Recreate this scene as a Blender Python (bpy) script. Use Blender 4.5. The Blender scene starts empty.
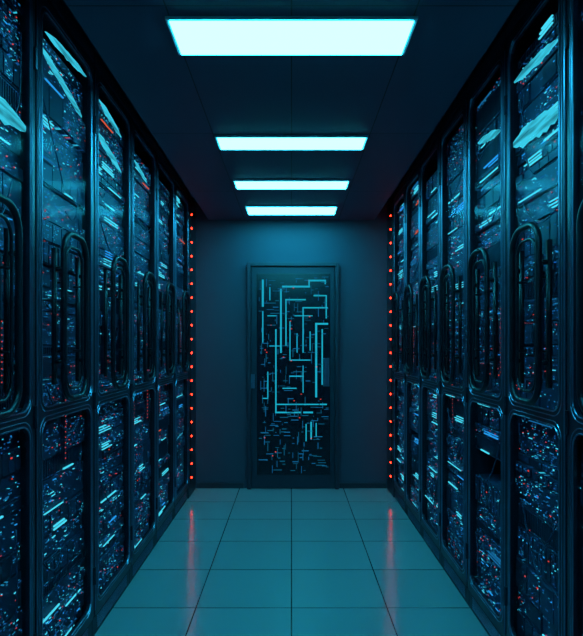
import bpy, bmesh, math, random
from mathutils import Vector, Matrix
random.seed(7)
S = bpy.context.scene
COL = S.collection
F=560.0; CH=1.37; HW=0.92; WALL=5.4

# ------------------------------------------------------------ materials
def newmat(name):
    m=bpy.data.materials.new(name); m.use_nodes=True
    nt=m.node_tree; nt.nodes.clear()
    out=nt.nodes.new('ShaderNodeOutputMaterial')
    return m,nt,out
def pbr(name,col,rough=.4,metal=0.0,noise=0.0,scale=8,spec=.5,bump=0.0):
    m,nt,out=newmat(name)
    p=nt.nodes.new('ShaderNodeBsdfPrincipled')
    p.inputs['Base Color'].default_value=(*col,1)
    p.inputs['Roughness'].default_value=rough
    p.inputs['Metallic'].default_value=metal
    p.inputs['Specular IOR Level'].default_value=spec
    if noise>0 or bump>0:
        tc=nt.nodes.new('ShaderNodeTexCoord')
        n=nt.nodes.new('ShaderNodeTexNoise'); n.inputs['Scale'].default_value=scale; n.inputs['Detail'].default_value=5
        nt.links.new(tc.outputs['Object'],n.inputs['Vector'])
        mr=nt.nodes.new('ShaderNodeMapRange')
        mr.inputs['To Min'].default_value=1-noise; mr.inputs['To Max'].default_value=1+noise
        nt.links.new(n.outputs['Fac'],mr.inputs['Value'])
        vm=nt.nodes.new('ShaderNodeVectorMath'); vm.operation='SCALE'
        vm.inputs[0].default_value=col
        nt.links.new(mr.outputs[0],vm.inputs['Scale'])
        nt.links.new(vm.outputs[0],p.inputs['Base Color'])
        if bump>0:
            b=nt.nodes.new('ShaderNodeBump'); b.inputs['Strength'].default_value=bump; b.inputs['Distance'].default_value=.002
            nt.links.new(n.outputs['Fac'],b.inputs['Height']); nt.links.new(b.outputs[0],p.inputs['Normal'])
    nt.links.new(p.outputs[0],out.inputs[0])
    return m
def emit(name,col,s,noise=False):
    m,nt,out=newmat(name)
    e=nt.nodes.new('ShaderNodeEmission'); e.inputs[0].default_value=(*col,1); e.inputs[1].default_value=s
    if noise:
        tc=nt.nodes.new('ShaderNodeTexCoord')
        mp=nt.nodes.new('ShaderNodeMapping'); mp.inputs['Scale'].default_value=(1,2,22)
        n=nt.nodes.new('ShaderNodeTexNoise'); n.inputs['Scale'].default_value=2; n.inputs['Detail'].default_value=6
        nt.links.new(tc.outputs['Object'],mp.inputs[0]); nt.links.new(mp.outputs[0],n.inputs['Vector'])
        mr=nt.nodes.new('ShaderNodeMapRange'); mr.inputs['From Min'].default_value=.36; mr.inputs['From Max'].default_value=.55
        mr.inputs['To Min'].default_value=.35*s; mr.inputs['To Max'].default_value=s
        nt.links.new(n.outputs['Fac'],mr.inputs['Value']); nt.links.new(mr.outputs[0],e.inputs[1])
    nt.links.new(e.outputs[0],out.inputs[0])
    return m
def tilemat(name,col,grout,w,h,ox,oy,rough,mortar,var=.1,spec=.5,bump=.3):
    m,nt,out=newmat(name)
    tc=nt.nodes.new('ShaderNodeTexCoord')
    mp=nt.nodes.new('ShaderNodeMapping'); mp.inputs['Location'].default_value=(ox,oy,0)
    nt.links.new(tc.outputs['Object'],mp.inputs[0])
    b=nt.nodes.new('ShaderNodeTexBrick'); b.offset=0; b.squash=1
    b.inputs['Scale'].default_value=1; b.inputs['Brick Width'].default_value=w; b.inputs['Row Height'].default_value=h
    b.inputs['Mortar Size'].default_value=mortar; b.inputs['Mortar Smooth'].default_value=.1
    b.inputs['Color1'].default_value=(*[c*(1-var) for c in col],1); b.inputs['Color2'].default_value=(*[c*(1+var) for c in col],1)
    b.inputs['Mortar'].default_value=(*grout,1)
    nt.links.new(mp.outputs[0],b.inputs['Vector'])
    p=nt.nodes.new('ShaderNodeBsdfPrincipled'); p.inputs['Specular IOR Level'].default_value=spec
    p.inputs['Roughness'].default_value=rough
    nt.links.new(b.outputs['Color'],p.inputs['Base Color'])
    bp=nt.nodes.new('ShaderNodeBump'); bp.invert=True; bp.inputs['Strength'].default_value=bump; bp.inputs['Distance'].default_value=.003
    nt.links.new(b.outputs['Fac'],bp.inputs['Height']); nt.links.new(bp.outputs[0],p.inputs['Normal'])
    nt.links.new(p.outputs[0],out.inputs[0])
    return m
def glassmat(name,tint=(.8,.92,.97)):
    m,nt,out=newmat(name)
    t=nt.nodes.new('ShaderNodeBsdfTransparent'); t.inputs[0].default_value=(*tint,1)
    g=nt.nodes.new('ShaderNodeBsdfGlossy'); g.inputs['Roughness'].default_value=.12; g.inputs[0].default_value=(.6,.85,1,1)
    fr=nt.nodes.new('ShaderNodeFresnel'); fr.inputs[0].default_value=1.3
    ml=nt.nodes.new('ShaderNodeMath'); ml.operation='MULTIPLY'; ml.inputs[1].default_value=.10
    tc=nt.nodes.new('ShaderNodeTexCoord'); n=nt.nodes.new('ShaderNodeTexNoise'); n.inputs['Scale'].default_value=5; n.inputs['Detail'].default_value=3
    b=nt.nodes.new('ShaderNodeBump'); b.inputs['Strength'].default_value=.1; b.inputs['Distance'].default_value=.02
    nt.links.new(tc.outputs['Object'],n.inputs['Vector']); nt.links.new(n.outputs['Fac'],b.inputs['Height']); nt.links.new(b.outputs[0],g.inputs['Normal'])
    mx=nt.nodes.new('ShaderNodeMixShader')
    nt.links.new(fr.outputs[0],ml.inputs[0])
    nt.links.new(ml.outputs[0],mx.inputs[0]); nt.links.new(t.outputs[0],mx.inputs[1]); nt.links.new(g.outputs[0],mx.inputs[2])
    nt.links.new(mx.outputs[0],out.inputs[0])
    return m
def servermat(name,seedoff,thr=.93):
    """dark server metal with pin-prick status LEDs on a small grid"""
    m,nt,out=newmat(name)
    L=nt.links.new
    def N(t,**k):
        n=nt.nodes.new(t)
        for a,b in k.items(): setattr(n,a,b)
        return n
    tc=N('ShaderNodeTexCoord'); mp=N('ShaderNodeMapping')
    mp.inputs['Scale'].default_value=(0,85,115); mp.inputs['Location'].default_value=(seedoff,seedoff*3.1,0)
    L(tc.outputs['Object'],mp.inputs[0])
    fl=N('ShaderNodeVectorMath',operation='FLOOR'); L(mp.outputs[0],fl.inputs[0])
    frc=N('ShaderNodeVectorMath',operation='FRACTION'); L(mp.outputs[0],frc.inputs[0])
    wn=N('ShaderNodeTexWhiteNoise'); wn.noise_dimensions='3D'; L(fl.outputs[0],wn.inputs['Vector'])
    n=N('ShaderNodeTexNoise'); n.inputs['Scale'].default_value=5; n.inputs['Detail'].default_value=2; L(tc.outputs['Object'],n.inputs['Vector'])
    mr=N('ShaderNodeMapRange'); mr.inputs['From Min'].default_value=.35; mr.inputs['From Max'].default_value=.65
    mr.inputs['To Min'].default_value=thr+.055; mr.inputs['To Max'].default_value=thr-.15; L(n.outputs['Fac'],mr.inputs['Value'])
    gt=N('ShaderNodeMath',operation='GREATER_THAN'); L(wn.outputs['Value'],gt.inputs[0]); L(mr.outputs[0],gt.inputs[1])
    sx=N('ShaderNodeSeparateXYZ'); L(frc.outputs[0],sx.inputs[0])
    def band(o,half):
        a=N('ShaderNodeMath',operation='SUBTRACT'); L(o,a.inputs[0]); a.inputs[1].default_value=.5
        b=N('ShaderNodeMath',operation='ABSOLUTE'); L(a.outputs[0],b.inputs[0])
        c=N('ShaderNodeMath',operation='LESS_THAN'); L(b.outputs[0],c.inputs[0]); c.inputs[1].default_value=half
        return c.outputs[0]
    m1=N('ShaderNodeMath',operation='MULTIPLY'); L(band(sx.outputs['Y'],.4),m1.inputs[0]); L(band(sx.outputs['Z'],.22),m1.inputs[1])
    m2=N('ShaderNodeMath',operation='MULTIPLY'); L(m1.outputs[0],m2.inputs[0]); L(gt.outputs[0],m2.inputs[1])
    sc=N('ShaderNodeSeparateColor'); L(wn.outputs['Color'],sc.inputs[0])
    cr=N('ShaderNodeValToRGB'); cr.color_ramp.interpolation='CONSTANT'
    el=cr.color_ramp.elements; el[0].position=0; el[0].color=(.01,.10,.30,1)
    el[1].position=.42; el[1].color=(.015,.24,.42,1)
    for p_,c_ in ((.68,(.04,.56,.72,1)),(.84,(.8,.05,.05,1)),(.90,(.01,.12,.42,1))):
        e_=el.new(p_); e_.color=c_
    L(sc.outputs[2],cr.inputs[0])
    mm=N('ShaderNodeMath',operation='MULTIPLY'); L(m2.outputs[0],mm.inputs[0]); mm.inputs[1].default_value=1.05
    p=N('ShaderNodeBsdfPrincipled'); p.inputs['Base Color'].default_value=(.04,.055,.12,1); p.inputs['Metallic'].default_value=.3; p.inputs['Roughness'].default_value=.5
    L(cr.outputs[0],p.inputs['Emission Color']); L(mm.outputs[0],p.inputs['Emission Strength'])
    L(p.outputs[0],out.inputs[0])
    return m

M={}
M['frame']=pbr('rack_frame_blue_steel',(.024,.032,.058),.34,.5,.25,14)
M['body']=pbr('rack_body_dark',(.02,.025,.045),.5,.3,.2,6)
M['rim']=pbr('rack_rim_steel',(.20,.27,.42),.3,.85,.15,10)
M['handle']=pbr('handle_black_steel',(.010,.012,.024),.36,.4,.2,20)
M['glass']=glassmat('smoked_glass')
M['srv']=[servermat('server_face_%d'%i,i*7.3+1,t) for i,t in enumerate((.92,.95,.89))]
M['bay']=pbr('drive_bay',(.03,.042,.085),.45,.4,.2,30)
M['cable']=pbr('patch_cable',(.02,.05,.12),.5)
M['ledb']=emit('led_blue',(.02,.30,.75),1.1)
M['ledc']=emit('led_cyan',(.07,.66,.82),1.15)
M['ledd']=emit('led_dimblue',(.01,.15,.34),.85)
M['ledr']=emit('led_red',(.95,.06,.05),1.0)
M['ledo']=emit('led_orange',(1,.12,.05),.9)
M['glint']=emit('painted_reflection',(.045,.56,.72),1.15,True)  # glow colour standing in for light reflected off the door glass
M['strip']=emit('strip_led_orange',(1,.014,.0045),34)
M['circ']=emit('circuit_cyan',(.012,.42,.60),.95)
M['circd']=emit('circuit_dim',(.006,.12,.22),.8)
M['panel']=emit('light_panel',(.031,.72,.93),23)
M['lframe']=pbr('light_frame',(.4,.7,.8),.4,.3,.1,10)
M['wall']=pbr('wall_paint',(.042,.068,.112),.55,0,.08,3,.25,.1)
M['floor']=tilemat('floor_tiles',(.28,.31,.365),(.03,.04,.05),.5,.5,0,.07,.16,.0035,.04,1.2,.2)
M['ceil']=tilemat('ceiling_panels',(.06,.08,.14),(.01,.015,.02),.45,1.2,0,.4,.6,.003,.05,.3)
M['ceil2']=pbr('ceiling_paint',(.04,.05,.08),.7,0,.1,4)
M['door']=pbr('door_steel',(.035,.042,.07),.4,.3,.15,8)
M['dglass']=pbr('door_dark_screen',(.004,.009,.02),.2,0,.2,6)
M['trim']=pbr('trim_dark',(.03,.04,.06),.4,.3,.1,6)

# ------------------------------------------------------------ mesh builder
class B:
    def __init__(s): s.v=[]; s.f=[]; s.m=[]; s.mats=[]
    def mi(s,mat):
        if mat not in s.mats: s.mats.append(mat)
        return s.mats.index(mat)
    def box(s,x0,x1,y0,y1,z0,z1,mat):
        x0,x1=min(x0,x1),max(x0,x1)
        k=len(s.v); i=s.mi(mat)
        s.v+=[(x0,y0,z0),(x1,y0,z0),(x1,y1,z0),(x0,y1,z0),(x0,y0,z1),(x1,y0,z1),(x1,y1,z1),(x0,y1,z1)]
        for q in ((0,3,2,1),(4,5,6,7),(0,1,5,4),(1,2,6,5),(2,3,7,6),(3,0,4,7)):
            s.f.append(tuple(k+a for a in q)); s.m.append(i)
    def poly(s,pts,mat):
        k=len(s.v); s.v+=[tuple(p) for p in pts]; s.f.append(tuple(range(k,k+len(pts)))); s.m.append(s.mi(mat))
    def tube(s,pts,r,mat,cyc=False,seg=8):
        pts=[Vector(p) for p in pts]; n=len(pts); k=len(s.v); i=s.mi(mat)
        up=None
        for j,p in enumerate(pts):
            a=pts[(j-1)%n] if (cyc or j>0) else p
            b=pts[(j+1)%n] if (cyc or j<n-1) else p
            t=(b-a).normalized()
            if up is None:
                up=t.orthogonal().normalized()
            up=(up-t*up.dot(t)).normalized(); w=t.cross(up)
            for q in range(seg):
                an=2*math.pi*q/seg
                s.v.append(tuple(p+up*(r*math.cos(an))+w*(r*math.sin(an))))
        for j in range(n if cyc else n-1):
            j2=(j+1)%n
            for q in range(seg):
                q2=(q+1)%seg
                s.f.append((k+j*seg+q,k+j*seg+q2,k+j2*seg+q2,k+j2*seg+q)); s.m.append(i)
        if not cyc:
            s.f.append(tuple(k+q for q in reversed(range(seg)))); s.m.append(i)
            s.f.append(tuple(k+(n-1)*seg+q for q in range(seg))); s.m.append(i)
    def raw(s,vs,fs,mat):
        k=len(s.v); i=s.mi(mat); s.v+=[tuple(v) for v in vs]
        for f in fs: s.f.append(tuple(k+a for a in f)); s.m.append(i)
    def obj(s,name,parent=None,loc=(0,0,0),smooth=False,bevel=0):
        me=bpy.data.meshes.new(name); me.from_pydata(s.v,[],s.f)
        for mt in s.mats: me.materials.append(mt)
        me.polygons.foreach_set('material_index',s.m)
        me.update()
        bm=bmesh.new(); bm.from_mesh(me); bmesh.ops.recalc_face_normals(bm,faces=bm.faces); bm.to_mesh(me); bm.free()
        if smooth: me.polygons.foreach_set('use_smooth',[True]*len(me.polygons))
        o=bpy.data.objects.new(name,me); COL.objects.link(o); o.location=loc
        if parent: o.parent=parent
        if bevel:
            md=o.modifiers.new('bevel','BEVEL'); md.width=bevel; md.segments=2; md.limit_method='ANGLE'
        return o
def empty(name,loc):
    e=bpy.data.objects.new(name,None); e.empty_display_size=.2; e.location=loc; COL.objects.link(e); return e
def rrect(u0,u1,z0,z1,r,n=6):
    pts=[]
    for cx,cz,a0 in ((u1-r,z1-r,0),(u0+r,z1-r,90),(u0+r,z0+r,180),(u1-r,z0+r,270)):
        for i in range(n+1):
            a=math.radians(a0+90*i/n); pts.append((cx+r*math.cos(a),cz+r*math.sin(a)))
    return pts

# ------------------------------------------------------------ rack door shape (frame with two rounded openings)
Z0,Z1=.10,2.675
def holes(w):
    return [(.045,w-.045,1.14,Z1-.05,.055),(.045,w-.045,Z0+.06,1.09,.055)]
_cache={}
def doorshape(w):
    if w in _cache: return _cache[w]
    cu=bpy.data.curves.new('tmp','CURVE'); cu.dimensions='2D'; cu.fill_mode='BOTH'
    cu.extrude=.005; cu.bevel_depth=.003; cu.bevel_resolution=1; cu.offset=-.003
    for pts in [rrect(.004,w-.004,Z0,Z1,.02,3)]+[rrect(*h,3) for h in holes(w)]:
        sp=cu.splines.new('POLY'); sp.points.add(len(pts)-1); sp.use_cyclic_u=True
        for p,q in zip(sp.points,pts): p.co=(q[0],q[1],0,1)
    o=bpy.data.objects.new('tmp',cu); COL.objects.link(o); bpy.context.view_layer.update()
    dg=bpy.context.evaluated_depsgraph_get(); me=o.evaluated_get(dg).to_mesh()
    vs=[tuple(v.co) for v in me.vertices]; fs=[tuple(p.vertices) for p in me.polygons]
    o.evaluated_get(dg).to_mesh_clear(); bpy.data.objects.remove(o)
    _cache[w]=(vs,fs); return vs,fs

def rack(side,y0,w,hero,glint=()):
    e=empty('server_rack',(side*HW,y0,0))
    X=lambda v: side*v
    g=.001
    # cabinet body
    b=B()
    D=.98
    b.box(X(.02),X(D),g,.02,.02,2.70,M['body']); b.box(X(.02),X(D),w-.02,w-g,.02,2.70,M['body'])
    b.box(X(D-.02),X(D),.02,w-.02,.02,2.70,M['body'])
    b.box(X(.0),X(D),g,w-g,2.69,2.74,M['frame'])
    b.box(X(.012),X(D),g,w-g,.0,.09,M['body'])
    for i in range(7): b.box(X(.008),X(.012),.06,w-.06,.022+i*.009,.026+i*.009,M['rim'])
    b.obj('cabinet',e,bevel=.002)
    # door
    b=B(); vs,fs=doorshape(w)
    b.raw([(X(.010-p[2]),p[0],p[1]) for p in vs],fs,M['frame'])
    for h in holes(w):
        b.tube([(X(.0),p[0],p[1]) for p in rrect(*h)],.003,M['rim'],True,6)
        u0,u1,a,c,r=h
        b.tube([(X(.001),p[0],p[1]) for p in rrect(u0-.016,u1+.016,a-.016,c+.016,r+.01)],.002,M['rim'],True,6)
    b.tube([(X(.001),.008,Z0+.03),(X(.001),.008,Z1-.03)],.003,M['rim'],False,6)
    for z in (.3,1.115,2.4):  # hinges
        b.tube([(X(-.003),w-.012,z-.04),(X(-.003),w-.012,z+.04)],.007,M['frame'])
    b.obj('door_frame',e)
    b=B()
    for u0,u1,a,c,r in holes(w):
        b.poly([(X(.012),p[0],p[1]) for p in rrect(u0-.004,u1+.004,a-.004,c+.004,r)],M['glass'])
    b.obj('door_glass',e)
    # handle: nested loops of steel tube standing off the door
    b=B(); cu=w*.46
    for hw,z0,z1,off,r in ((.12,1.16,1.82,.036,.012),(.085,1.20,1.77,.030,.006)):
        b.tube([(X(-off),p[0],p[1]) for p in rrect(cu-hw,cu+hw,z0,z1,hw*.7,8)],r,M['handle'],True,10)
        for uu in (cu-hw,cu+hw):
            for zz in (z0+.15,z1-.15):
                b.tube([(X(-off),uu,zz),(X(.006),uu,zz)],r*.8,M['handle'])
    for uu in (cu-.12,cu+.12):
        b.box(X(-.006),X(.008),uu-.010,uu+.010,1.22,1.75,M['handle'])
    o=b.obj('handle',e,smooth=True)
    # servers
    b=B(); L=B(); z=.13
    while z<2.62:
        U=random.choice((1,1,1,2,2,3)); h=U*.0445
        if z+h>2.66: break
        v=.034+random.random()*.018
        if random.random()<.02: z+=h; continue
        mat=random.choice(M['srv'])
        b.box(X(v),X(.7),.024,w-.024,z,z+h-.004,mat)
        kind=random.random(); a0=.035; aw=w-.07
        if kind<.4:
            n=random.choice((4,6,8,12)); pu=aw/n
            for i in range(n):
                if random.random()<.12: continue
                b.box(X(v-.008),X(v),a0+i*pu+.004,a0+(i+1)*pu-.004,z+.006,z+h-.011,random.choice((M['bay'],mat,mat)))
                if random.random()<.7:
                    mt=M['ledr'] if random.random()<.15 else random.choice((M['ledb'],M['ledd'],M['ledd'],M['ledc']))
                    uu=a0+i*pu+.012; s_=random.choice((.003,.004,.005))
                    L.box(X(v-.010),X(v-.008),uu,uu+s_*2,z+h*.6,z+h*.6+s_,mt)
        elif kind<.90:
            n=random.randint(12,34)
            for i in range(n):
                uu=a0+random.random()*(aw-.03); zz=z+.006+random.random()*(h-.02)
                mt=random.choice((M['ledb'],M['ledd'],M['ledd'],M['ledd'],M['ledc'],M['ledr'] if random.random()<.55 else M['ledc'],M['ledd']))
                ln=random.choice((.004,.005,.006,.014,.03)) if mt is not M['ledr'] else .005
                L.box(X(v-.003),X(v),uu,uu+ln,zz,zz+.003,mt)
        else:
            for i in range(int(w/.016)-5):
                b.box(X(v-.004),X(v),a0+i*.016,a0+i*.016+.006,z+.008,z+h-.012,M['bay'])
        # long status bars
        if random.random()<(.5 if not 1.15<z<1.8 else .2):
            uu=.05+random.random()*(w*.5); ln=.08+random.random()*.24
            mt=random.choice((M['ledc'],M['ledc'],M['ledc'],M['ledc'],M['ledc'],M['ledb'],M['ledo'] if random.random()<.4 else M['ledd']))
            for k in range(random.choice((1,1,1,2,3))):
                zz=z+.008+k*.013; l2=ln*(.5+random.random()*.5)
                L.box(X(v-.014),X(v-.008),uu,min(uu+l2,w-.05),zz,zz+random.choice((.003,.004,.006)),mt)
        z+=h
    # red diode columns
    for k in range(random.choice((1,2,3))):
        uu=.1+random.random()*(w-.2); za=random.choice((.9,1.25,1.3)); 
        for i in range(random.randint(8,18)):
            L.box(X(.021),X(.023),uu,uu+.004,za+i*.022,za+i*.022+.004,M['ledr'])
        L.box(X(.023),X(.04),uu-.004,uu+.008,za-.02,za+.42,M['bay'])
    b.obj('servers',e); L.obj('status_leds',e)
    # cables
    b=B()
    for k in range(9 if hero else 4):
        ua=.05+random.random()*.1 if k%2 else w-.05-random.random()*.1; ub=random.uniform(.1,w-.1)
        za=random.uniform(.3,2.5); zb=za+random.uniform(-.35,.1); sag=random.uniform(.03,.12)
        pts=[]
        for i in range(13):
            t=i/12; pts.append((X(.026-.008*math.sin(math.pi*t)),ua+(ub-ua)*t,za+(zb-za)*t-sag*math.sin(math.pi*t)))
        b.tube(pts,.003,M['cable'],False,6)
    b.obj('cables',e,smooth=True)
    # ragged emissive streaks imitating ceiling-light reflections in the upper door glass
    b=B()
    for zc,th,f0,f1,sl in glint:
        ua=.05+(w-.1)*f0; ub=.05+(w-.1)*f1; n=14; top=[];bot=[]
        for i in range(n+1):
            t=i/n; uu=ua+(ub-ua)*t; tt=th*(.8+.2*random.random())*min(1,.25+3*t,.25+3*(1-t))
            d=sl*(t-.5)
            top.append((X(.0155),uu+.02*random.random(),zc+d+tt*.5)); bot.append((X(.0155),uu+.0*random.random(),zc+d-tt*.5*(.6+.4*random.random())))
        for i in range(n): b.poly([bot[i],bot[i+1],top[i+1],top[i]],M['glint'])
    if b.v: b.obj('painted_reflections',e)
    return e

GLINT_L={1:[(2.13,.10,.0,1,.0)],2:[(2.58,.045,.1,.95,.03),(2.44,.05,.0,.85,-.10)],3:[(2.54,.05,.1,.8,-.05),(2.36,.06,.0,.8,-.08)],4:[(2.45,.04,.1,.7,-.05)]}
GLINT_R={4:[(2.46,.05,.05,.98,.03),(2.20,.10,.0,1,.03)],5:[(2.36,.05,.1,.8,.05)],3:[(2.3,.08,.1,.9,0)]}
for i in range(-2,7): rack(-1,1.42+.6*(i-1)+.0,.598,i>=1,GLINT_L.get(i,())) 
for i in range(0,10): rack(1,1.88+.53*(i-4),.528,i>=3,GLINT_R.get(i,()))

# ------------------------------------------------------------ end-of-aisle orange LED strips
for side,ya in ((-1,5.025),(1,5.065)):
    e=empty('orange_led_strip',(side*HW,ya,0)); b=B(); x=lambda v:side*v
    ye=WALL-.01-ya
    b.box(x(.0),x(.30),0,ye,0,2.74,M['frame'])
    b.box(x(-.006),x(0),.05,.13,.12,2.62,M['handle'])
    b.obj('post',e,bevel=.004)
    L=B(); n=20
    for i in range(n):
        z=.17+i*(2.57-.17)/(n-1)
        k=len(L.v)
        for rr,vv in ((.0085,-.006),(.007,-.010),(.003,-.013)):
            for q in range(10):
                a=2*math.pi*q/10; L.v.append((x(vv),.09+rr*math.cos(a),z+rr*math.sin(a)))
        mi=L.mi(M['strip'])
        for r_ in range(2):
            for q in range(10):
                L.f.append((k+r_*10+q,k+r_*10+(q+1)%10,k+(r_+1)*10+(q+1)%10,k+(r_+1)*10+q)); L.m.append(mi)
        L.f.append(tuple(k+20+q for q in range(10))); L.m.append(mi)
    L.obj('leds',e)

# ------------------------------------------------------------ room shell
YB=-1.75
def boxobj(name,x0,x1,y0,y1,z0,z1,mat):
    b=B(); b.box(x0,x1,y0,y1,z0,z1,mat); return b.obj(name)
boxobj('floor',-2.05,2.05,YB-.1,WALL+.1,-.1,0,M['floor'])
boxobj('ceiling',-2.05,2.05,YB-.1,WALL+.1,2.80,2.9,M['ceil2'])
boxobj('wall_back',-2.05,2.05,WALL,WALL+.1,0,2.8,M['wall'])
boxobj('wall_front',-2.05,2.05,YB-.1,YB,0,2.8,M['wall'])
boxobj('wall_left',-2.05,-1.95,YB,WALL,0,2.8,M['wall'])
boxobj('wall_right',1.95,2.05,YB,WALL,0,2.8,M['wall'])
boxobj('suspended_ceiling',-.80,.80,YB,WALL,2.585,2.80,M['ceil'])
b=B(); b.box(-.91,-.46,WALL-.012,WALL,0,.05,M['trim']); b.box(.46,.91,WALL-.012,WALL,0,.05,M['trim']); b.obj('baseboard_back')

# ------------------------------------------------------------ ceiling light panels
for ya,yb,w in ((2.074,2.306,.905),(3.24,3.42,.86),(4.10,4.28,.83),(4.86,5.115,.78),(.75,.98,.91)):  # last panel is out of view, added as fill for the near racks
    e=empty('ceiling_light_panel',(0,(ya+yb)/2,2.585)); h=(yb-ya)/2; hw=w/2
    b=B(); t=.014
    b.box(-hw-t,hw+t,-h-t,-h,-.012,0,M['lframe']); b.box(-hw-t,hw+t,h,h+t,-.012,0,M['lframe'])
    b.box(-hw-t,-hw,-h,h,-.012,0,M['lframe']); b.box(hw,hw+t,-h,h,-.012,0,M['lframe'])
    b.obj('frame',e,bevel=.002)
    b=B(); b.box(-hw,hw,-h,h,-.016,-.001,M['panel']); b.obj('diffuser',e)

# ------------------------------------------------------------ door
K=F/WALL
def PX(px): return (px-291.5)/K
def PZ(py): return CH+(346-py)/K
e=empty('door_1',(0,WALL-.002,0)); b=B()
x0,x1,zt=PX(247.5),PX(338.5),PZ(263)
b.box(x0,x0+.035,-.05,0,0,zt,M['door']); b.box(x1-.035,x1,-.05,0,0,zt,M['door']); b.box(x0+.035,x1-.035,-.05,0,zt-.035,zt,M['door'])
b.obj('door_casing',e,bevel=.003)
b=B(); xa,xb=x0+.04,x1-.04
b.box(xa,xb,-.03,-.001,.008,zt-.04,M['door'])
b.obj('door_leaf',e,bevel=.003)
b=B(); sx0,sx1,sz0,sz1=PX(257),PX(330),PZ(474),PZ(274)
b.box(sx0,sx1,-.034,-.03,sz0,sz1,M['dglass']); b.obj('door_screen',e,bevel=.001)
b=B()
def seg(x_0,y_0,x_1,y_1,t=1.4,m='circ'):
    a,c=sorted((x_0,x_1)); d,f=sorted((y_0,y_1)); t*=.4
    b.box(PX(a-t),PX(c+t),-.0365,-.034,PZ(f+t),PZ(d-t),M[m])
for s_ in [(283,287,309,287,2.2),(309,287,309,281,1.6),(309,281,325,281,2),(325,281,325,284,1.5),(281,290,281,352,2),(286,300,305,300,1.6),(286,300,286,345,1.4),
 (314,296,326,296,1.5),(326,296,326,318,1.4),(303,308,327,308,1.5),(303,308,303,352,1.4),(316,324,327,324,2.2),(316,324,316,396,2.4),(322,330,322,384,1.6),
 (263,281,263,306,2.4),(263,312,263,342,1.4),(270,288,270,300,1.2),(276,330,276,412,1.6),(276,412,300,412,1.8),(276,404,318,404,1.4),(304,412,312,412,2),
 (290,322,290,360,1.2),(290,360,310,360,1.2),(297,334,297,352,1.2),(268,372,268,398,1.2),(263,398,268,398,1.2),(306,424,306,440,1.3),(311,422,311,438,1.8),(316,423,316,436,1.2),
 (268,316,276,316,1.1),(270,346,281,346,1.1),(290,376,303,376,1.4),(303,366,303,392,1.1),(320,404,326,404,1.6),(295,316,312,316,1.1),(310,332,310,350,1.2),(283,388,296,388,1.2)]:
    seg(*s_)
rd=random.Random(3)
for i in range(320):
    px=rd.uniform(259,326); py=rd.uniform(277,470); m=rd.choice(('circd','circd','circd','circd','ledd','ledr') if rd.random()<.35 else ('circd','ledd'))
    if m=='ledr': seg(px,py,px+.5,py,1,m); continue
    if rd.random()<.6: seg(px,py,min(px+rd.uniform(.5,8),328),py,rd.choice((.5,.7,.9)),m)
    else: seg(px,py,px,min(py+rd.uniform(.5,10),472),rd.choice((.5,.7)),m)
b.obj('circuit_display',e)
b=B()
b.box(PX(323),PX(329),-.045,-.03,PZ(386),PZ(358),M['rim']); b.tube([(PX(326),-.07,PZ(382)),(PX(326),-.07,PZ(362))],.008,M['rim'])
for py in (381,363): b.tube([(PX(326),-.07,PZ(py)),(PX(326),-.045,PZ(py))],.006,M['rim'])
b.box(PX(250.5),PX(255),-.042,-.03,PZ(388),PZ(374),M['rim']); b.obj('door_hardware',e,bevel=.001)

# ------------------------------------------------------------ world / camera
w=bpy.data.worlds.new('w'); S.world=w; w.use_nodes=True
w.node_tree.nodes['Background'].inputs[0].default_value=(.01,.04,.08,1); w.node_tree.nodes['Background'].inputs[1].default_value=.3
S.view_settings.view_transform='Standard'; S.view_settings.look='None'
c=bpy.data.cameras.new('camera'); co=bpy.data.objects.new('camera',c); COL.objects.link(co)
co.location=(0,0,CH); co.rotation_euler=(math.radians(90),0,0)
c.sensor_fit='HORIZONTAL'; c.sensor_width=36; c.lens=F/583*36; c.shift_y=28/583; c.clip_start=.02
S.camera=co
